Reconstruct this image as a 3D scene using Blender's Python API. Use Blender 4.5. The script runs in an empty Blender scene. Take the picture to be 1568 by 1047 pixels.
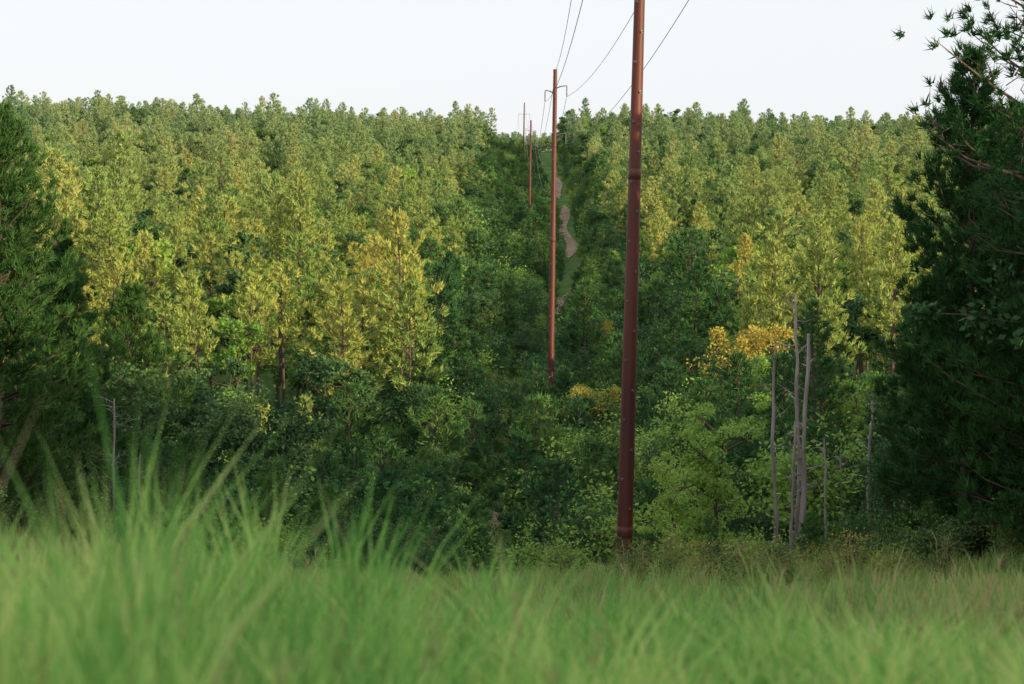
import bpy, math, numpy as np
from mathutils import Vector
R0=np.random.default_rng(7)
S=bpy.context.scene
S.view_settings.view_transform='Standard'; S.view_settings.look='None'; S.view_settings.exposure=0
F=3702.0; YH=350.0

# ---------------------------------------------------------------- terrain
_D=np.array([-4000,-300,-60,-10,0,5,10,20,40,65,75,95,125,148,200,260,330,400,500,600,680,760,1000,1500,2200,6000.])
_Z=np.array([10,6,2,-0.4,-1.1,-1.6,-2.15,-3.6,-6.6,-9.75,-11.8,-15.3,-15.5,-12.8,-11.3,-9.1,-5.3,0,8.8,17.8,20.5,19,20,48,45,60.])
def sst(a,b,x):
    t=np.clip((x-a)/(b-a),0,1); return t*t*(3-2*t)
def zc(d):
    out=0
    for k in (-1,-.5,0,.5,1):
        out=out+np.interp(d+k*np.clip(np.abs(d)*0.04,0.5,12),_D,_Z)
    return out/5
def ground(x,y):
    x=np.asarray(x,float); y=np.asarray(y,float)
    z=zc(y)
    val=sst(80,110,y)*(1-sst(190,260,y))
    z=z+val*(-2.0*np.exp(-((x+10)/6)**2)+0.28*np.clip(-x-15,0,25))
    z=z+sst(450,640,y)*2.4*sst(8,50,-x)
    # the line runs in a shallow draw between two shoulders
    z=z+sst(210,330,y)*(1-sst(420,600,y))*(2.0*sst(5,26,-x)+1.8*sst(13,34,x))
    nr=sst(15,50,y)*(1-sst(80,110,y))
    z=z+nr*0.09*np.clip(-x-2,0,20)
    z=z+sst(25,60,y)*(1-sst(66,80,y))*0.06*np.clip(x-2,0,30)
    z=z+sst(66,85,y)*(1-sst(110,170,y))*3.2*sst(3,13,x)
    z=z+ (1-sst(20,60,y))*0.02*np.clip(np.abs(x)-3,0,60)
    n=np.sin(x*.31+y*.11)*np.sin(y*.23-x*.07)*.16*(1-sst(130,200,y))+np.sin(x*.05+1)*np.sin(y*.043)*.7*sst(60,150,y)*(1-.8*np.exp(-((x-6)/10)**2))
    n=n+np.sin(x*1.3+.5)*np.sin(y*1.1)*.03*(1-sst(100,150,y))
    n=n+sst(400,700,y)*1.5*np.sin(x*.045+.6)*np.cos(y*.01)
    return z+n

# ---------------------------------------------------------------- mesh helpers
def build_mesh(name,parts,mats):
    me=bpy.data.meshes.new(name)
    Vs=[];L=[];LT=[];MI=[];off=0
    for V,Fc,mi in parts:
        V=np.asarray(V,np.float32).reshape(-1,3); Fc=np.asarray(Fc,np.int32)
        if len(Fc)==0: continue
        Vs.append(V); L.append((Fc+off).ravel()); LT.append(np.full(len(Fc),Fc.shape[1],np.int32)); MI.append(np.full(len(Fc),mi,np.int32)); off+=len(V)
    V=np.concatenate(Vs);L=np.concatenate(L);LT=np.concatenate(LT);MI=np.concatenate(MI)
    me.vertices.add(len(V)); me.vertices.foreach_set('co',V.ravel())
    me.loops.add(len(L)); me.loops.foreach_set('vertex_index',L)
    me.polygons.add(len(LT)); st=np.concatenate([[0],np.cumsum(LT)[:-1]]).astype(np.int32)
    me.polygons.foreach_set('loop_start',st); me.polygons.foreach_set('loop_total',LT)
    me.polygons.foreach_set('material_index',MI)
    for m in mats: me.materials.append(m)
    me.update(calc_edges=True); me.validate()
    return me
def obj(name,me,loc=(0,0,0),rot=(0,0,0),sc=1,parent=None,link=True):
    o=bpy.data.objects.new(name,me); o.location=loc; o.rotation_euler=rot
    o.scale=(sc,)*3 if not hasattr(sc,'__len__') else sc
    if link: S.collection.objects.link(o)
    if parent: o.parent=parent
    return o
def smooth(me):
    me.polygons.foreach_set('use_smooth',np.ones(len(me.polygons),bool))
def tube(P,r,s=5,cap=False):
    P=np.asarray(P,float); n=len(P); r=np.broadcast_to(r,(n,))
    T=np.gradient(P,axis=0); T/=np.linalg.norm(T,axis=1)[:,None]+1e-9
    ref=np.array([0,0,1.]) if abs(T[0,2])<.8 else np.array([1.,0,0])
    A=np.cross(T,ref); A/=np.linalg.norm(A,axis=1)[:,None]+1e-9; B=np.cross(T,A)
    th=np.arange(s)/s*2*np.pi
    V=P[:,None]+r[:,None,None]*(np.cos(th)[None,:,None]*A[:,None]+np.sin(th)[None,:,None]*B[:,None])
    i=np.arange(n-1)[:,None]*s; j=np.arange(s)[None]; j2=(j+1)%s
    Fq=np.stack([i+j,i+j2,i+s+j2,i+s+j],-1).reshape(-1,4)
    return V.reshape(-1,3),Fq
def merge(tl):
    V=[];Fc=[];o=0
    for v,f in tl: V.append(v);Fc.append(f+o);o+=len(v)
    return np.concatenate(V),np.concatenate(Fc)
def unit(v): return v/(np.linalg.norm(v,axis=-1,keepdims=True)+1e-9)
def needles(C,Dr,n,L,w,rng,spread=.9):
    C=np.repeat(C,n,0); Dd=np.repeat(Dr,n,0)
    m=len(C); d=unit(Dd+spread*unit(rng.normal(size=(m,3))))
    p=unit(np.cross(d,rng.normal(size=(m,3))))
    l=L*rng.uniform(.6,1.15,(m,1)); ww=w*rng.uniform(.7,1.3,(m,1))
    c=C+rng.normal(size=(m,3))*L*.12
    V=np.stack([c-p*ww*.5,c+p*ww*.5,c+d*l],1).reshape(-1,3)
    return V,np.arange(3*m).reshape(-1,3)
def leaves(C,size,rng):
    m=len(C); nrm=unit(rng.normal(size=(m,3))+np.array([0,0,.7]))
    a=unit(np.cross(nrm,rng.normal(size=(m,3)))); b=np.cross(nrm,a)
    s=size*rng.uniform(.6,1.3,(m,1))
    V=np.stack([C-a*s*.55,C-b*s*.32,C+a*s*.55,C+b*s*.32],1).reshape(-1,3)
    return V,np.arange(4*m).reshape(-1,4)

# ---------------------------------------------------------------- materials
def newmat(n):
    m=bpy.data.materials.new(n); m.use_nodes=True; nt=m.node_tree; nt.nodes.clear(); return m,nt
def ramp(nt,fac,stops):
    r=nt.nodes.new('ShaderNodeValToRGB'); e=r.color_ramp.elements
    while len(e)<len(stops): e.new(.5)
    for k,(p,c) in enumerate(stops): e[k].position=p; e[k].color=(*c,1)
    nt.links.new(fac,r.inputs[0]); return r.outputs[0]
def math_(nt,op,a,b=None):
    n=nt.nodes.new('ShaderNodeMath'); n.operation=op
    for i,v in enumerate((a,b)):
        if v is None: continue
        if isinstance(v,(int,float)): n.inputs[i].default_value=v
        else: nt.links.new(v,n.inputs[i])
    return n.outputs[0]
def foliage(name,stops,trans=.22,isl=.35,ob=.4,wn=.35,scale=.03,haze_tint=None):
    m,nt=newmat(name); N=nt.nodes; K=nt.links
    g=N.new('ShaderNodeNewGeometry'); oi=N.new('ShaderNodeObjectInfo')
    nz=N.new('ShaderNodeTexNoise'); nz.inputs['Scale'].default_value=scale; nz.inputs['Detail'].default_value=2
    K.new(g.outputs['Position'],nz.inputs['Vector'])
    nzv=math_(nt,'MULTIPLY',math_(nt,'SUBTRACT',nz.outputs[0],.5),wn*2.2)
    a=math_(nt,'MULTIPLY',math_(nt,'SUBTRACT',g.outputs['Random Per Island'],.5),isl)
    b=math_(nt,'MULTIPLY',math_(nt,'SUBTRACT',oi.outputs['Random'],.5),ob)
    f=math_(nt,'ADD',math_(nt,'ADD',math_(nt,'ADD',a,b),nzv),.5)
    c=ramp(nt,f,stops)
    if haze_tint:  # aerial haze painted into the needle colour: greyer green with height, golden lower down
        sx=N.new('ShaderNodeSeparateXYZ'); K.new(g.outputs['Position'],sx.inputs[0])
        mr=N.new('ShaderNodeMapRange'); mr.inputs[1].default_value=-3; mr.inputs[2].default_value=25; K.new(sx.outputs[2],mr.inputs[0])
        c2=ramp(nt,f,haze_tint); mm=N.new('ShaderNodeMix'); mm.data_type='RGBA'
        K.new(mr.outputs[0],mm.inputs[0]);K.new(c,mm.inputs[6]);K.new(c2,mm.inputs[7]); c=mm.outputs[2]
    p=N.new('ShaderNodeBsdfDiffuse')
    K.new(c,p.inputs['Color'])
    o=N.new('ShaderNodeOutputMaterial')
    if trans>0:
        t=N.new('ShaderNodeBsdfTranslucent'); K.new(c,t.inputs[0])
        mx=N.new('ShaderNodeMixShader'); mx.inputs[0].default_value=trans
        K.new(p.outputs[0],mx.inputs[1]);K.new(t.outputs[0],mx.inputs[2]); K.new(mx.outputs[0],o.inputs[0])
    else: K.new(p.outputs[0],o.inputs[0])
    return m
def solid(name,stops,scale=3,rough=.8,stretch=(1,1,1),bump=.3,metal=0):
    m,nt=newmat(name); N=nt.nodes;K=nt.links
    tc=N.new('ShaderNodeTexCoord'); mp=N.new('ShaderNodeMapping'); mp.inputs['Scale'].default_value=stretch
    K.new(tc.outputs['Object'],mp.inputs[0])
    nz=N.new('ShaderNodeTexNoise'); nz.inputs['Scale'].default_value=scale; nz.inputs['Detail'].default_value=8
    K.new(mp.outputs[0],nz.inputs['Vector'])
    c=ramp(nt,nz.outputs[0],stops)
    p=N.new('ShaderNodeBsdfPrincipled'); p.inputs['Roughness'].default_value=rough; p.inputs['Metallic'].default_value=metal
    K.new(c,p.inputs['Base Color'])
    bp=N.new('ShaderNodeBump'); bp.inputs['Strength'].default_value=bump; bp.inputs['Distance'].default_value=.05
    K.new(nz.outputs[0],bp.inputs['Height']); K.new(bp.outputs[0],p.inputs['Normal'])
    o=N.new('ShaderNodeOutputMaterial'); K.new(p.outputs[0],o.inputs[0]); return m
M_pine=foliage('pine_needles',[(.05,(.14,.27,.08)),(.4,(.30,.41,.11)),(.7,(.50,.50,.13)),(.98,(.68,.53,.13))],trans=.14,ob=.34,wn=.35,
   haze_tint=[(.05,(.12,.25,.14)),(.4,(.25,.38,.18)),(.7,(.41,.49,.23)),(.98,(.52,.48,.24))])
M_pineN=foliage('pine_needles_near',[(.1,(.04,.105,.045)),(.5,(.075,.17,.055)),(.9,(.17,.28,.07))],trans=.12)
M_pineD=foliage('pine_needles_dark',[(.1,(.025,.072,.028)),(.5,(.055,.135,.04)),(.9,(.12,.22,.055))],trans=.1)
M_leaf=foliage('broad_leaves',[(.1,(.05,.11,.05)),(.5,(.095,.18,.07)),(.9,(.19,.28,.09))],trans=.12)
M_leafY=foliage('yellowing_leaves',[(.1,(.24,.25,.06)),(.5,(.50,.42,.09)),(.9,(.68,.50,.12))],ob=.2)
M_shrub=foliage('shrub_leaves',[(.1,(.04,.11,.045)),(.5,(.075,.17,.06)),(.9,(.15,.25,.08))],scale=.1,trans=.12)
M_limeleaf=foliage('light_green_leaves',[(.1,(.14,.26,.06)),(.5,(.25,.42,.09)),(.9,(.42,.52,.12))])
M_sap=foliage('sapling_leaves',[(.1,(.18,.32,.07)),(.5,(.33,.50,.11)),(.9,(.52,.60,.16))],trans=.35)
M_grass=foliage('grass_blades',[(.1,(.17,.40,.09)),(.5,(.38,.66,.16)),(.9,(.74,.80,.28))],trans=.4,isl=.7,ob=.4,wn=.8,scale=.9)
M_mgrass=foliage('meadow_grass_blades',[(.1,(.15,.31,.08)),(.5,(.30,.48,.12)),(.9,(.56,.50,.22))],trans=.3,isl=.6,ob=.4,wn=.7,scale=.25)
M_dry=foliage('dry_grass_stems',[(.1,(.28,.30,.11)),(.5,(.46,.46,.19)),(.9,(.55,.42,.24))],trans=.3,isl=.6,scale=.4)
M_bark=solid('pine_bark',[(.3,(.07,.048,.04)),(.7,(.17,.11,.085))],6,.9,(1,1,.25))
M_dead=solid('dead_wood',[(.3,(.16,.125,.115)),(.7,(.50,.42,.39))],5,.85,(1,1,.15))
M_steel=solid('weathering_steel',[(.25,(.060,.014,.015)),(.75,(.18,.040,.019))],2.2,.55,(1,1,.12),.05)
M_steel2=solid('galvanised_hardware',[(.3,(.12,.11,.11)),(.7,(.2,.19,.19))],5,.5,(1,1,1),.02,.3)
M_ins=solid('insulator_polymer',[(.3,(.10,.11,.12)),(.7,(.16,.17,.18))],5,.5)
M_wire=solid('conductor_wire',[(.3,(.10,.10,.10)),(.7,(.16,.16,.16))],5,.5)
M_dirt=solid('red_clay_dirt',[(.35,(.14,.12,.07)),(.5,(.27,.18,.11)),(.7,(.40,.27,.18))],.9,.95)
def ground_mat():
    m,nt=newmat('meadow_ground'); N=nt.nodes;K=nt.links
    g=N.new('ShaderNodeNewGeometry')
    n1=N.new('ShaderNodeTexNoise'); n1.inputs['Scale'].default_value=.25; n1.inputs['Detail'].default_value=8; n1.inputs['Roughness'].default_value=.7
    n2=N.new('ShaderNodeTexNoise'); n2.inputs['Scale'].default_value=7; n2.inputs['Detail'].default_value=6
    K.new(g.outputs[0],n1.inputs[0]);K.new(g.outputs[0],n2.inputs[0])
    f=math_(nt,'ADD',math_(nt,'MULTIPLY',n1.outputs[0],.6),math_(nt,'MULTIPLY',n2.outputs[0],.4))
    c=ramp(nt,f,[(.35,(.05,.10,.04)),(.5,(.10,.19,.05)),(.65,(.2,.22,.10))])
    p=N.new('ShaderNodeBsdfDiffuse'); K.new(c,p.inputs['Color'])
    b=N.new('ShaderNodeBump'); b.inputs['Strength'].default_value=.8; b.inputs['Distance'].default_value=.2; K.new(n2.outputs[0],b.inputs['Height']);K.new(b.outputs[0],p.inputs['Normal'])
    o=N.new('ShaderNodeOutputMaterial');K.new(p.outputs[0],o.inputs[0]); return m
M_ground=ground_mat()

# ground sheet
def axis(a,b,step,far,g=1.12):
    l=list(np.arange(a,b+1e-6,step)); s=step
    while l[-1]<far: s*=g; l.append(l[-1]+s)
    return l
xp=axis(0,34,1,5000); xs=np.array([-v for v in xp[:0:-1]]+xp)
yp=axis(0,160,1,6000,1.03); yn=axis(0,20,2,3000,1.2); ys=np.array([-v for v in yn[:0:-1]]+yp)
X,Y=np.meshgrid(xs,ys); Z=ground(X,Y); nx=len(xs); ny=len(ys)
i=np.arange(ny-1)[:,None]*nx; j=np.arange(nx-1)[None]
Fg=np.stack([i+j,i+j+1,i+nx+j+1,i+nx+j],-1).reshape(-1,4)
me=build_mesh('ground',[(np.stack([X,Y,Z],-1).reshape(-1,3),Fg,0)],[M_ground]); smooth(me); obj('ground',me)

# dirt path
def path_x(d): return np.interp(d,[100,125,160,210,260,330,400,480,640],[-.3,-.5,-.6,2.5,5.2,8.2,8.9,9.5,8])
def strip(d0,d1,w0,seed):
    r=np.random.default_rng(seed); d=np.arange(d0,d1,1.5); n=len(d)
    k=np.hanning(21);k/=k.sum()
    wl=np.convolve(r.uniform(.2,1.8,n+20),k,'valid')*w0; wr=np.convolve(r.uniform(.2,1.8,n+20),k,'valid')*w0
    e=np.minimum(1,np.minimum(np.arange(n),np.arange(n)[::-1])/8.); wl=wl*e;wr=wr*e
    c=path_x(d)+.5*np.sin(d*.09); rows=[]
    for t in (-1,-.5,0,.5,1):
        x=c+np.where(t<0,t*wl,t*wr); rows.append(np.stack([x,d,ground(x,d)+.15],-1))
    V=np.stack(rows,1).reshape(-1,3); i=np.arange(n-1)[:,None]*5;j=np.arange(4)[None]
    return V,np.stack([i+j,i+j+1,i+6+j,i+5+j],-1).reshape(-1,4)
obj('dirt_path',build_mesh('dirt_path',[(*strip(a,b,w,s),0) for a,b,w,s in ((118,134,.55,1),(230,290,.55,2),(340,450,.8,3),(460,530,.7,4))],[M_dirt]))

# ---------------------------------------------------------------- tree builders
def pine(seed,H,Rc,nb,cb,tuft_per,n,L,w,mat,tw=3,lean=.02,up=.6,rough=.25,spread=.9,fill=.72):
    r=np.random.default_rng(seed); tubes=[];C=[];Dd=[]
    t=np.linspace(0,1,10); bx=np.cumsum(r.normal(0,lean*H/10,10)); by=np.cumsum(r.normal(0,lean*H/10,10)); bx-=bx[0];by-=by[0]
    TP=np.stack([bx,by,t*H],-1); tubes.append(tube(TP,H*.0135*(1-t*.93)+.008,6))
    az=r.uniform(0,6.28); lob=r.uniform(.7,1.25,8)
    for k in range(nb):
        u=(k+r.uniform(0,1))/nb; h=cb+(1-cb)*u*.985
        az+=2.4+r.normal(0,.4)
        ln=Rc*((1-u)**.62)*(.6+.4*min(1,u*4))*r.uniform(.55,1.2)*lob[int((az%6.283)/6.284*8)]+.12
        el=math.radians(-4+52*u+r.normal(0,8))
        b=np.array([np.interp(h,t,bx),np.interp(h,t,by),h*H])
        s=np.linspace(0,1,4)
        dh=np.array([math.cos(az),math.sin(az),0])
        P=b+s[:,None]*ln*math.cos(el)*dh+np.array([0,0,1])*(s*ln*math.sin(el)+.28*ln*s**2)[:,None]
        P[1:]+=r.normal(0,.03*ln,(3,3))
        tubes.append(tube(P,np.linspace(.016*ln+.010,.006,4),3))
        m=max(2,int(tuft_per*ln/Rc*r.uniform(.7,1.3)+1))
        ss=1-r.uniform(0,1,m)**1.4*fill; ss[0]=1
        base=np.stack([np.interp(ss,s,P[:,q]) for q in range(3)],-1)
        side=unit(np.cross(dh,[0,0,1.])); off=r.normal(0,1,(m,1))*side*ln*.26*(1.1-ss[:,None]*.6)
        off[0]=0
        off[:,2]+=np.abs(r.normal(0,rough*.35,m))*ln*.5
        c=base+off; C.append(c)
        Dd.append(unit(dh*.5+unit(off+1e-6)*.35+np.array([0,0,up])+r.normal(0,.25,(m,3))))
        if tw:
            for q in range(1,min(m,tw+1)): 
                tubes.append(tube(np.stack([base[q]-.1*ln*dh,(base[q]+c[q])/2,c[q]]),np.array([.01,.007,.004])*1.2,3))
    C.append(TP[-1:]+[[0,0,.05]]);Dd.append(np.array([[0,0,1.]]))
    C=np.concatenate(C);Dd=np.concatenate(Dd)
    Vn,Fn=needles(C,Dd,n,L,w,r,spread); Vt,Ft=merge(tubes)
    return build_mesh('pine_tree',[(Vt,Ft,0),(Vn,Fn,1)],[M_bark,mat])
def broad(seed,H,Rc,nl,size,mat,trunk=.3,limbs=8,subs=6,clr=.16,multi=1,bark=None,dens=1):
    r=np.random.default_rng(seed); tubes=[];cl=[]
    for q in range(multi):
        ang0=r.uniform(0,6.28); lean=np.array([math.cos(ang0),math.sin(ang0),0])*(.12*H if multi>1 else .03*H)
        base=np.array([r.normal(0,.1),r.normal(0,.1),0])*(multi>1)
        top=base+lean+np.array([0,0,H*.82]); s=np.linspace(0,1,6)
        P=base+(top-base)*s[:,None]; P[1:-1]+=r.normal(0,.015*H,(4,3)); tubes.append(tube(P,.016*H*(1-.85*s)+.005,6))
        for k in range(limbs):
            u=trunk+(1-trunk)*(k+r.uniform(0,1))/limbs
            b=np.array([np.interp(u,s,P[:,a]) for a in range(3)])
            az=r.uniform(0,6.28); ln=Rc*math.sqrt(max(.05,1-((u-.5)/.62)**2))*r.uniform(.55,1.1); el=r.uniform(.15,.9)
            e=b+ln*np.array([math.cos(az)*math.cos(el),math.sin(az)*math.cos(el),math.sin(el)*.8])
            mid=(b+e)/2+r.normal(0,.07*ln,3); tubes.append(tube(np.stack([b,mid,e]),np.array([.007*H,.005*H,.0025*H]),4)); cl.append(e)
            for j in range(subs):
                f=r.uniform(.35,1); b2=b+(e-b)*f; e2=b2+unit(r.normal(0,1,3)+[0,0,.5])*ln*r.uniform(.25,.55)
                tubes.append(tube(np.stack([b2,(b2+e2)/2+r.normal(0,.02*ln,3),e2]),np.array([.0035*H,.002*H,.001*H]),3)); cl.append(e2)
        cl.append(top)
    cl=np.array(cl); wgt=r.uniform(.3,1.6,len(cl)); idx=r.choice(len(cl),nl,p=wgt/wgt.sum())
    rad=clr*Rc*r.uniform(.6,1.5,len(cl))
    C=cl[idx]+unit(r.normal(size=(nl,3)))*(r.uniform(0,1,(nl,1))**.45)*rad[idx][:,None]*np.array([1.25,1.25,.8])
    C[:,2]=np.maximum(C[:,2],.05)
    Vt,Ft=merge(tubes); Vl,Fl=leaves(C,size,r)
    return build_mesh('broadleaf_tree',[(Vt,Ft,0),(Vl,Fl,1)],[bark or M_bark,mat])
def snag(seed,H,nb,r0,bl=.9):
    r=np.random.default_rng(seed); s=np.linspace(0,1,14); P=np.stack([np.cumsum(r.normal(0,.004*H,14)),np.cumsum(r.normal(0,.004*H,14)),s*H],-1); P[:,:2]-=P[0,:2]
    tb=[tube(P,r0*(1-.6*s)*(1+.12*r.normal(size=14))+.008,8)]
    for k in range(nb):
        u=r.uniform(.25,.99); b=np.array([np.interp(u,s,P[:,a]) for a in range(3)]); az=r.uniform(0,6.28); el=r.uniform(-.3,.8); ln=bl*r.uniform(.12,1)**1.6*(1.15-u*.6)
        e=b+ln*np.array([math.cos(az)*math.cos(el),math.sin(az)*math.cos(el),math.sin(el)]); m=(b+e)/2+r.normal(0,.1*ln,3)
        tb.append(tube(np.stack([b,m,e]),np.array([r0*.28,r0*.18,.004]),4))
        for _ in range(2):
            e2=m+r.normal(0,.35*ln,3); tb.append(tube(np.stack([m,(m+e2)/2+r.normal(0,.03,3),e2]),np.array([r0*.12,r0*.08,.003]),3))
    V,Ff=merge(tb); return build_mesh('dead_tree',[(V,Ff,0)],[M_dead])

def collection(name,meshes):
    c=bpy.data.collections.new(name)
    for m in meshes: c.objects.link(obj(m.name,m,link=False))
    return c
def instancer(name,pts,rot,scl,idx,col):
    me=bpy.data.meshes.new(name); n=len(pts); me.vertices.add(n); me.vertices.foreach_set('co',np.asarray(pts,np.float32).ravel())
    for nm,ty,key,v in (('rot','FLOAT_VECTOR','vector',rot),('scl','FLOAT_VECTOR','vector',scl),('idx','INT','value',idx)):
        a=me.attributes.new(nm,ty,'POINT'); a.data.foreach_set(key,np.asarray(v,np.int32 if ty=='INT' else np.float32).ravel())
    o=obj(name,me); g=bpy.data.node_groups.new(name,'GeometryNodeTree')
    g.interface.new_socket('Geometry',in_out='INPUT',socket_type='NodeSocketGeometry'); g.interface.new_socket('Geometry',in_out='OUTPUT',socket_type='NodeSocketGeometry')
    N=g.nodes;K=g.links; gi=N.new('NodeGroupInput');go=N.new('NodeGroupOutput'); ip=N.new('GeometryNodeInstanceOnPoints')
    ci=N.new('GeometryNodeCollectionInfo'); ci.inputs['Collection'].default_value=col; ci.inputs['Separate Children'].default_value=True; ci.inputs['Reset Children'].default_value=True
    ip.inputs['Pick Instance'].default_value=True
    K.new(gi.outputs[0],ip.inputs['Points']);K.new(ci.outputs[0],ip.inputs['Instance'])
    for nm,ty,so in (('rot','FLOAT_VECTOR','Rotation'),('scl','FLOAT_VECTOR','Scale'),('idx','INT','Instance Index')):
        a=N.new('GeometryNodeInputNamedAttribute'); a.data_type=ty; a.inputs['Name'].default_value=nm
        K.new(a.outputs['Attribute'],ip.inputs[so])
    K.new(ip.outputs[0],go.inputs[0]); md=o.modifiers.new('scatter','NODES'); md.node_group=g; return o
def scatter(name,x,y,col,smin,smax,ncol,tilt=.04,weights=None,hs=None,dz=-.1,wd=1):
    n=len(x); s=R0.uniform(smin,smax,n)
    if hs is not None: s=s*hs
    scl=np.stack([s*wd*R0.uniform(.8,1.2,n),s*wd*R0.uniform(.8,1.2,n),s],-1)
    rot=np.stack([R0.normal(0,tilt,n),R0.normal(0,tilt,n),R0.uniform(0,6.28,n)],-1)
    idx=R0.choice(ncol,n,p=weights)
    return instancer(name,np.stack([x,y,ground(x,y)+dz],-1),rot,scl,idx,col)
def jgrid(x0,x1,y0,y1,sp):
    gx,gy=np.meshgrid(np.arange(x0,x1,sp),np.arange(y0,y1,sp)); gx=gx.ravel()+R0.uniform(-.45,.45,gx.size)*sp; gy=gy.ravel()+R0.uniform(-.45,.45,gy.size)*sp
    return gx,gy
# prototypes (10 m tall forest trees)
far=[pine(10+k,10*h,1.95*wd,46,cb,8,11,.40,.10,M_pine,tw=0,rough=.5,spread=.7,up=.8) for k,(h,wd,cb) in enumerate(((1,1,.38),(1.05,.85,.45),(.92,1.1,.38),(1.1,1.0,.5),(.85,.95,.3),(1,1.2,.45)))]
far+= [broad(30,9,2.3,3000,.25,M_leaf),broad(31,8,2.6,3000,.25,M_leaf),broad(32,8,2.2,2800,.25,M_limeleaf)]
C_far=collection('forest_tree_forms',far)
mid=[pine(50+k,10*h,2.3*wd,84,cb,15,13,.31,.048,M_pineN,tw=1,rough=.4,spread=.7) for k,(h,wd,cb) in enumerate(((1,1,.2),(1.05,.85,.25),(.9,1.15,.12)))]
mid+=[broad(60,9,2.8,9500,.15,M_leaf,limbs=10),broad(61,8,3.0,9500,.15,M_leaf,limbs=10),broad(62,8.5,2.4,8500,.14,M_limeleaf,limbs=10)]
C_mid=collection('woodland_tree_forms',mid)
shr=[broad(70+k,2.6,1.5,2800,.115,[M_shrub,M_leaf,M_shrub,M_limeleaf][k],trunk=.05,limbs=9,subs=5,clr=.26,multi=3) for k in range(4)]
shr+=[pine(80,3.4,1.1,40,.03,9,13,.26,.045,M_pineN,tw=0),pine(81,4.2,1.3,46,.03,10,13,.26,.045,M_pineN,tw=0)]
C_shr=collection('shrub_forms',shr)
weed=[broad(90+k,1.5,.55,420,.06,[M_limeleaf,M_shrub,M_leafY][k],trunk=.2,limbs=9,subs=5,clr=.3,multi=4,bark=M_dry) for k in range(3)]
C_weed=collection('weed_forms',weed)

# hillside forest
x,y=jgrid(-240,240,118,770,4.4)
inn=np.abs(x)<.22*y+20
edgeL=-6.6+1.2*np.sin(y*.05); edgeR=15.2+1.3*np.sin(y*.07+1)
keep=inn&((x<edgeL)|(x>edgeR))&(R0.uniform(0,1,len(x))<.95)&((y>140)|(x<-9)); x=x[keep];y=y[keep]
wts=np.array([.15]*6+[.04,.03,.02]); wts/=wts.sum()
hs=1+.12*np.sin(x*.09)*np.sin(y*.06)+np.where(R0.uniform(0,1,len(x))<.07,.2,0)
hs=hs*np.where(y<142,.85,1)
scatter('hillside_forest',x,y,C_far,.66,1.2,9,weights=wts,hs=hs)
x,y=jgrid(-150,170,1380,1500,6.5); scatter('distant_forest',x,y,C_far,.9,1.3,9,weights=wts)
w2=np.array([.34,.28,.26,.04,.05,.03])
x,y=jgrid(-45,-6.5,78,120,3.6); k=(x<-8)|(y>95); x=x[k];y=y[k]
scatter('valley_woodland',x,y,C_mid,.58,.92,6,weights=w2)
x,y=jgrid(11.5,50,84,138,3.7); k=x>9+(y-84)*.08; x=x[k];y=y[k]
scatter('valley_woodland',x,y,C_mid,.5,.8,6,weights=w2)
x,y=jgrid(15,80,-60,84,5.0); k=((x>.235*y+2)|(y<66)); x=x[k];y=y[k]
scatter('woodland_beside_meadow',x,y,C_mid,1.0,1.35,6,weights=w2)  # out-of-view trees added, extra tall, to cast shade over valley and poles
x,y=jgrid(-60,-14,30,80,4.4); k=(x<-.245*y-1.5); x=x[k];y=y[k]
scatter('woodland_beside_meadow',x,y,C_mid,.8,1.1,6,weights=w2)
# corridor brush
x,y=jgrid(-8,15.5,150,640,2.5)
pxx=path_x(y); k=(np.abs(x-pxx)>np.where(y<225,.2,np.where(y>325,1.2,.9)))&(R0.uniform(0,1,len(x))<.94); x=x[k];y=y[k]
h=np.where(np.abs(x-path_x(y))<2.9,.5,1.3)*np.where((np.abs(x-2.6)<1.5)&(y<152),.3,1)*(1+.25*np.sin(x*.9)*np.sin(y*.13))
h=h*np.where((y<172)&(np.abs(x-path_x(y))<2.0+.8*np.sin(y*.5)),.4,1)*(1-.5*sst(430,540,y))*np.where((x<-4)|(x>12.5),1.35,1)
scatter('corridor_brush',x,y,C_shr,.6,1.3,6,hs=h)
x,y=jgrid(-9,13,77,150,1.9)
k=(R0.uniform(0,1,len(x))<.94); k&=~((np.abs(x-2.9)<1.2)&(y<82)); k&=~((np.abs(x-path_x(y))<.9)&(y>118)&(y<133)); k&=~((np.abs(x-6.0)<2)&(y<84)); x=x[k];y=y[k]
h=np.where(np.abs(x-path_x(y)-.7*np.sin(y*.35))<1.5,.42,1.35)*np.where((y>96)&(y<116)&(np.abs(x)<3),.85,1)
scatter('valley_brush',x,y,C_shr,.6,1.2,6,hs=h)
x,y=jgrid(-3.5,2.5,132,188,2.1); k=R0.uniform(0,1,len(x))<.5; x=x[k];y=y[k]
scatter('valley_brush',x,y,C_shr,.25,.75,6,weights=[.3,.15,.2,.15,.1,.1])
x,y=jgrid(4.5,16,66,86,1.6); scatter('meadow_edge_brush',x,y,C_shr,.28,.62,6)
x,y=jgrid(9.5,16,57,66,1.3); scatter('meadow_edge_brush',x,y,C_shr,.3,.75,6)
x,y=jgrid(-17,-1,60,84,1.6); scatter('meadow_edge_brush',x,y,C_shr,.45,.85,6,hs=np.where(x<-9,1.2,1)*np.where(y<66,.7,1))
x,y=jgrid(-2,15,52,70,1.25); k=R0.uniform(0,1,len(x))<.6*sst(0,6,x); x=x[k];y=y[k]; scatter('meadow_weeds',x,y,C_weed,.4,1.1,3,weights=[.45,.45,.1],tilt=.1)
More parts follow.
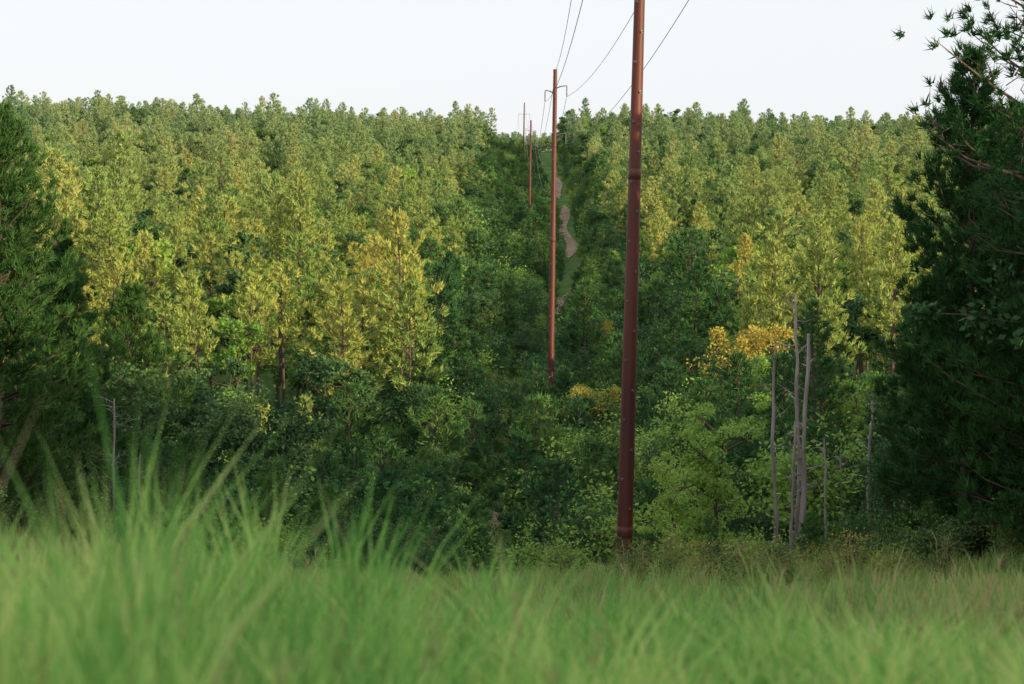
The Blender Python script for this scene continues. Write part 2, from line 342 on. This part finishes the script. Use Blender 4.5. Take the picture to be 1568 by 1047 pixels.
P=[(-4.5,172,.75),(-3,200,.8),(-5,240,.8),(-2,270,.7),(-5.5,300,.85),(12,180,.8),(12.5,215,.85),(11.5,250,.8),(-1,330,.6),(-5,350,.8),(5.6,152,.5),(7.8,160,.6),(4.6,143,.45),(12.5,300,.85),(13,340,.85),(-3,400,.7),(3.2,215,.5),(-5,142,.7),(0.5,300,.6),(9.5,146,.6),(10.5,132,.6),(5.3,120,.5),(7.8,112,.55),(13,420,.8),(0,240,.55),(-6,215,.75),(-6,190,.8),(-6.3,260,.8),(1,180,.5),(13,380,.8),(-5.8,158,.7),(9.7,200,.5),(-3.2,156,.6),(-2.5,225,.7),(-3.5,255,.75),(-6,330,.8),(-2,365,.6),(-6,390,.8),(12,270,.8),(13.5,235,.8),(13.3,290,.7),(-3.5,128,.55),(-4.5,112,.6),(13.5,450,.8),(-6.5,440,.7),(14,500,.8),(1.2,200,.45),(1.6,108,.45),(-1.8,102,.4),(1.7,139,.35),(-2.8,138,.4)]
x=np.array([p[0] for p in P]);y=np.array([p[1] for p in P]); scatter('corridor_pines',x,y,C_mid,.95,1.05,6,hs=np.array([p[2] for p in P]),weights=[.3,.3,.3,.05,.05,0])

# ---------------------------------------------------------------- individual near trees
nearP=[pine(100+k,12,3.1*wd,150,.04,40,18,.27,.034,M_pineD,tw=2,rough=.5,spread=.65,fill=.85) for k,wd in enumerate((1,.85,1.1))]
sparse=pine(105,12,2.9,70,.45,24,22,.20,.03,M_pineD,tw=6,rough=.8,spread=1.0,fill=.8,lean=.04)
def place(name,me,xp_,d,top_px,H,rz=0,tilt=(0,0)):
    X_=(xp_-784)/F*d; g=float(ground(X_,d)); topz=(YH-top_px)/F*d; s=(topz-g)/H
    return obj(name,me,(X_,d,g-.05),(tilt[0],tilt[1],rz),s)
place('pine_tree',nearP[0],-5,62,165,12,.5)
place('pine_tree',nearP[1],95,70,370,12,2)
place('pine_tree',nearP[1],1482,60,85,12,1.0)
place('pine_tree',sparse,1655,52,-200,12,2.4)
place('pine_tree',nearP[0],1625,56,100,12,2.4)
place('pine_tree',nearP[2],1555,64,170,12,4.1)
place('pine_tree',nearP[2],1440,72,420,12,5.1)
place('pine_tree',nearP[0],200,88,440,12,3.0)
bt=broad(110,8,2.6,7500,.14,M_sap,limbs=12,subs=8,trunk=.15,clr=.15)
place('broadleaf_tree',bt,1095,71,605,8,.3); place('broadleaf_tree',bt,1030,74,690,8,2.3)
bt2=broad(111,8,2.6,12000,.14,M_leaf,limbs=12,subs=8,trunk=.1,clr=.2)
place('broadleaf_tree',bt2,60,66,560,8,.3); place('broadleaf_tree',bt2,420,86,580,8,2.3); place('broadleaf_tree',bt2,1420,66,620,8,1.3)
place('broadleaf_tree',bt2,300,90,540,8,4)
oy=broad(112,8,3.0,6500,.18,M_leafY,limbs=10,subs=8,trunk=.25,clr=.22)
place('yellow_leaved_tree',oy,1160,138,480,8,.3); place('yellow_leaved_tree',oy,915,180,480,8,2); place('yellow_leaved_tree',oy,900,140,578,8,3)
for k,(xp_,d,tp,r0,nb) in enumerate(((1224,72,445,.075,30),(1232,71.4,505,.10,14),(1190,72,545,.07,10),(1336,73,608,.065,8),(1214,71,640,.07,8),(1264,75,665,.045,8),(1290,76,690,.04,8),(172,67,605,.04,44),(215,68,690,.035,34))):
    X_=(xp_-784)/F*d; g=float(ground(X_,d)); H=(YH-tp)/F*d-g
    obj('dead_tree',snag(200+k,H,nb,r0,1.2),(X_,d,g-.1),(0,0,k))

# ---------------------------------------------------------------- utility poles
def pole(xb,yb_,d,xt,yt,name='utility_pole',arms=()):
    Xb=(xb-784)/F*d; zb=float(ground(Xb,d))-.3
    zt=(YH-yt)/F*d; Xt=(xt-784)/F*d; H=zt-zb
    root=bpy.data.objects.new(name,None); S.collection.objects.link(root); root.location=(Xb,d,zb); root.rotation_euler=(0,math.atan2(Xt-Xb,H),0)
    s=np.linspace(0,1,14); P=np.stack([0*s,0*s,s*H],-1); rad=.225-.105*s
    tb=[tube(P,rad,12)]
    for f in (.085,.55):
        rr=.225-.105*f; tb.append(tube(np.array([[0,0,f*H-.15],[0,0,f*H-.14],[0,0,f*H+.14],[0,0,f*H+.15]]),np.array([rr-.01,rr+.006,rr+.005,rr-.01]),12))
    tb.append(tube(np.array([[0,0,H-.02],[0,0,H+.03],[0,0,H+.04]]),np.array([.13,.13,.001]),12))
    V,Ff=merge(tb); m=build_mesh('shaft',[(V,Ff,0)],[M_steel]); obj('shaft',m,parent=root)
    st=[]
    for z in np.arange(1.6,H-.5,.8):
        rr=.225-.105*z/H; a=math.radians(-60 if int(z/.8)%2 else -125)
        c=np.array([math.cos(a),math.sin(a),0]); p=c*(rr-.01)+np.array([0,0,z])
        st.append(tube(np.stack([p,p+c*.03]),np.array([.045,.045]),6)); st.append(tube(np.stack([p+c*.03,p+c*.031]),np.array([.045,.001]),6))
        st.append(tube(np.stack([p+c*.03,p+c*.09]),np.array([.014,.014]),5))
    V,Ff=merge(st); obj('step_lugs',build_mesh('step_lugs',[(V,Ff,0)],[M_steel2]),parent=root)
    q=math.atan2(Xt-Xb,H); att=[]
    hw=[];ins=[]
    for (ax,az,kind) in arms:
        z=H-az; sg=1 if ax>0 else -1
        if abs(ax)>.2:
            hw.append(tube(np.array([[sg*.06,0,z-.12],[ax*.5,0,z+.0],[ax,0,z+.05]]),np.array([.05,.04,.03]),6))
            if kind=='s':
                pts=[];rd=[]
                for t in range(17): pts.append([ax,0,z+.03-t*.04]); rd.append(.05 if t%2 else .018)
                ins.append(tube(np.array(pts),np.array(rd),8)); lz=z-.62
            else: lz=z+.05
        else: lz=z+.05
        lx=ax
        att.append((Xb+lx*math.cos(q)+lz*math.sin(q), d, zb+lz*math.cos(q)-lx*math.sin(q)))
    if hw: V,Ff=merge(hw); obj('cross_arms',build_mesh('cross_arms',[(V,Ff,0)],[M_steel2]),parent=root)
    if ins: V,Ff=merge(ins); obj('insulators',build_mesh('insulators',[(V,Ff,0)],[M_ins]),parent=root)
    return att
a1=pole(955,905,65,985,-265,arms=((-1.3,.2,'p'),(1.5,1.0,'s'),(-1.2,2.6,'s'),(1.9,3.0,'s')))
a2=pole(842,610,148,850,108,arms=((0.05,0,'p'),(.72,1.0,'s'),(-.6,1.3,'s'),(.7,3.9,'s')))
a3=pole(810,365,380,813,185,arms=((0.05,0,'p'),(.8,1.6,'s'),(-.8,1.6,'s'),(.8,4,'s')))
a4=pole(801,300,560,803,158,arms=((0.05,0,'p'),(1.3,2.6,'s'),(-1.3,2.6,'s'),(1.2,6,'s')))
a0=[(p[0]+(.2),-60,p[2]+6) for p in a1]; a5=[(2.7+o,760,36-z) for o,z in ((0,0),(1,2),(-1,2),(1,5))]
W=[]
for A,B,sag in ((a0,a1,.8),(a1,a2,1.0),(a2,a3,4.5),(a3,a4,3),(a4,a5,3)):
    for p,q in zip(A,B):
        p=np.array(p);q=np.array(q); t=np.linspace(0,1,40)[:,None]; P=p+(q-p)*t; P[:,2:]-=4*sag*t*(1-t); W.append(tube(P,.013,4))
V,Ff=merge(W); obj('power_lines',build_mesh('power_lines',[(V,Ff,0)],[M_wire]))

# ---------------------------------------------------------------- grass patches
def grass_patch(seed,size,ncl,nper,h,spread,w,heads=0,lean=.35,dryf=.05,hvar=.35,mat=None,tall=0):
    r=np.random.default_rng(seed); n=ncl*nper
    cx=np.repeat(r.uniform(-size/2,size/2,ncl),nper); cy=np.repeat(r.uniform(-size/2,size/2,ncl),nper); ch=np.repeat(r.uniform(1-hvar,1+hvar,ncl),nper)
    hh=h*ch*r.uniform(.4,1.1,n); az=np.repeat(r.uniform(0,6.28,ncl),nper)+r.normal(0,1.0,n); th=r.uniform(0,6.28,n)
    if tall: hh[:tall]=h*r.uniform(1.3,1.65,tall)
    b=np.stack([cx+r.normal(0,spread,n),cy+r.normal(0,spread,n),0*hh],-1)
    ld=np.stack([np.cos(az),np.sin(az),0*az],-1); lean_=r.uniform(.1,1.3,n)*lean*hh
    sd=np.stack([np.cos(th),np.sin(th),0*th],-1); rows=[]
    for t,wf in ((0,.8),(.35,1),(.7,.75),(1,.05)):
        c=b+ld*(lean_*t**2)[:,None]; c[:,2]=hh*t*(1-.18*t*lean)
        rows+= [c-sd*(w*wf*.5),c+sd*(w*wf*.5)]
    V=np.stack(rows,1).reshape(-1,3); base=np.arange(n)[:,None]*8
    Fq=np.concatenate([base+np.array([[2*k,2*k+1,2*k+3,2*k+2]]) for k in range(3)])
    dry=np.tile(r.uniform(0,1,n)<dryf,3); parts=[(V,Fq[~dry],0)]
    if dry.any(): parts.append((V,Fq[dry],1))
    if heads:
        tips=V.reshape(n,8,3)[r.choice(n,heads),7]
        C=np.concatenate([tips-[0,0,.03*q] for q in range(5)]); Dd=np.tile([[0,0,1.]],(len(C),1))
        a,bb=needles(C,Dd,4,.06,.010,r,.7); parts.append((a,bb,1))
    return build_mesh('grass_patch',parts,[mat or M_grass,M_dry])
def patches(name,x,y,col,nc,hs,w=None):
    n=len(x); e=.5; sl=(ground(x,y+e)-ground(x,y-e))/(2*e); fl=R0.uniform(0,1,n)<.5
    rot=np.stack([np.where(fl,-1,1)*np.arctan(sl),0*x,np.where(fl,math.pi,0)],-1)
    s=np.stack([np.full(n,1.05),np.full(n,1.05),hs*R0.uniform(.72,1.28,n)],-1)
    instancer(name,np.stack([x,y,ground(x,y)-.03],-1),rot,s,R0.choice(nc,n,p=w),col)
C_gr=collection('grass_forms',[grass_patch(300+k,.6,10,24,.60,.04,.012,[0,5,0,7,2,6][k],.5,.07,.6,tall=[0,0,0,0,0,7][k]) for k in range(6)])
C_gr2=collection('meadow_grass_forms',[grass_patch(310+k,2.0,60,14,.34,.10,.018,[10,30,60][k],.5,[.06,.15,.32][k],.6,M_mgrass) for k in range(3)])
gx,gy=np.meshgrid(np.arange(-5.6,5.7,.5),np.arange(3.0,18,.5)); x=gx.ravel();y=gy.ravel(); k=np.abs(x)<.25*y+1.0; x=x[k];y=y[k]
hx=np.interp(x/y,[-.22,-.15,-.05,.02,.08,.2],[1.22,1.17,1.07,.92,.70,.55])
hx=hx*(.93+.26*np.sin(x*2.3+y)*np.sin(y*1.3+.5))*(1-.25*sst(8,17,y))
patches('tall_grass',x,y,C_gr,6,hx,[.18]*5+[.10])
gx,gy=np.meshgrid(np.arange(-24,24,1.6),np.arange(17.5,78,1.6)); x=gx.ravel();y=gy.ravel(); k=np.abs(x)<.25*y+2.5; x=x[k];y=y[k]
patches('meadow_grass',x,y,C_gr2,3,np.full(len(x),1.2)*(1+.35*np.sin(x*.6)*np.sin(y*.4)))
gx,gy=np.meshgrid(np.arange(-5,6,1.7),np.arange(112,190,1.7)); x=gx.ravel();y=gy.ravel(); k=(np.abs(x-path_x(y))<3.2)&~((y>117)&(y<135)&(np.abs(x-path_x(y))<1.1)); x=x[k];y=y[k]
patches('meadow_grass',x,y,C_gr2,2,np.full(len(x),1.9)*(1+.5*np.sin(x*1.6)*np.sin(y*.7)))

# ---------------------------------------------------------------- light, sky, camera
EL=math.radians(9.5); AZ=math.radians(124)
ts=Vector((math.sin(AZ)*math.cos(EL),math.cos(AZ)*math.cos(EL),math.sin(EL)))
w=bpy.data.worlds.new('World'); S.world=w; w.use_nodes=True; nt=w.node_tree; nt.nodes.clear()
sk=nt.nodes.new('ShaderNodeTexSky'); sk.sky_type='NISHITA'; sk.sun_disc=False; sk.sun_elevation=EL; sk.sun_rotation=AZ
sk.air_density=1.0; sk.dust_density=1.5; sk.ozone_density=1.0
mx=nt.nodes.new('ShaderNodeMix'); mx.data_type='RGBA'; mx.inputs[0].default_value=.78
nt.links.new(sk.outputs[0],mx.inputs[6]); mx.inputs[7].default_value=(6.95,7.15,7.6,1)   # thin high haze veil
bg=nt.nodes.new('ShaderNodeBackground'); bg.inputs[1].default_value=.15; ow=nt.nodes.new('ShaderNodeOutputWorld')
nt.links.new(mx.outputs[2],bg.inputs[0]); nt.links.new(bg.outputs[0],ow.inputs[0])
ld=bpy.data.lights.new('sun','SUN'); ld.energy=5; ld.angle=math.radians(.5); ld.color=(1,.82,.50)
lo=bpy.data.objects.new('sun',ld); S.collection.objects.link(lo); lo.rotation_euler=(-ts).to_track_quat('-Z','Y').to_euler(); lo.location=(100,-100,80)
cd=bpy.data.cameras.new('camera'); co=bpy.data.objects.new('camera',cd); S.collection.objects.link(co); S.camera=co
cd.lens=85; cd.sensor_width=36; cd.clip_end=12000; cd.clip_start=.1
co.location=(0,0,0); co.rotation_euler=(math.radians(90)-math.atan((523.5-YH)/F),0,0)
cd.dof.use_dof=True; cd.dof.focus_distance=75; cd.dof.aperture_fstop=3.4
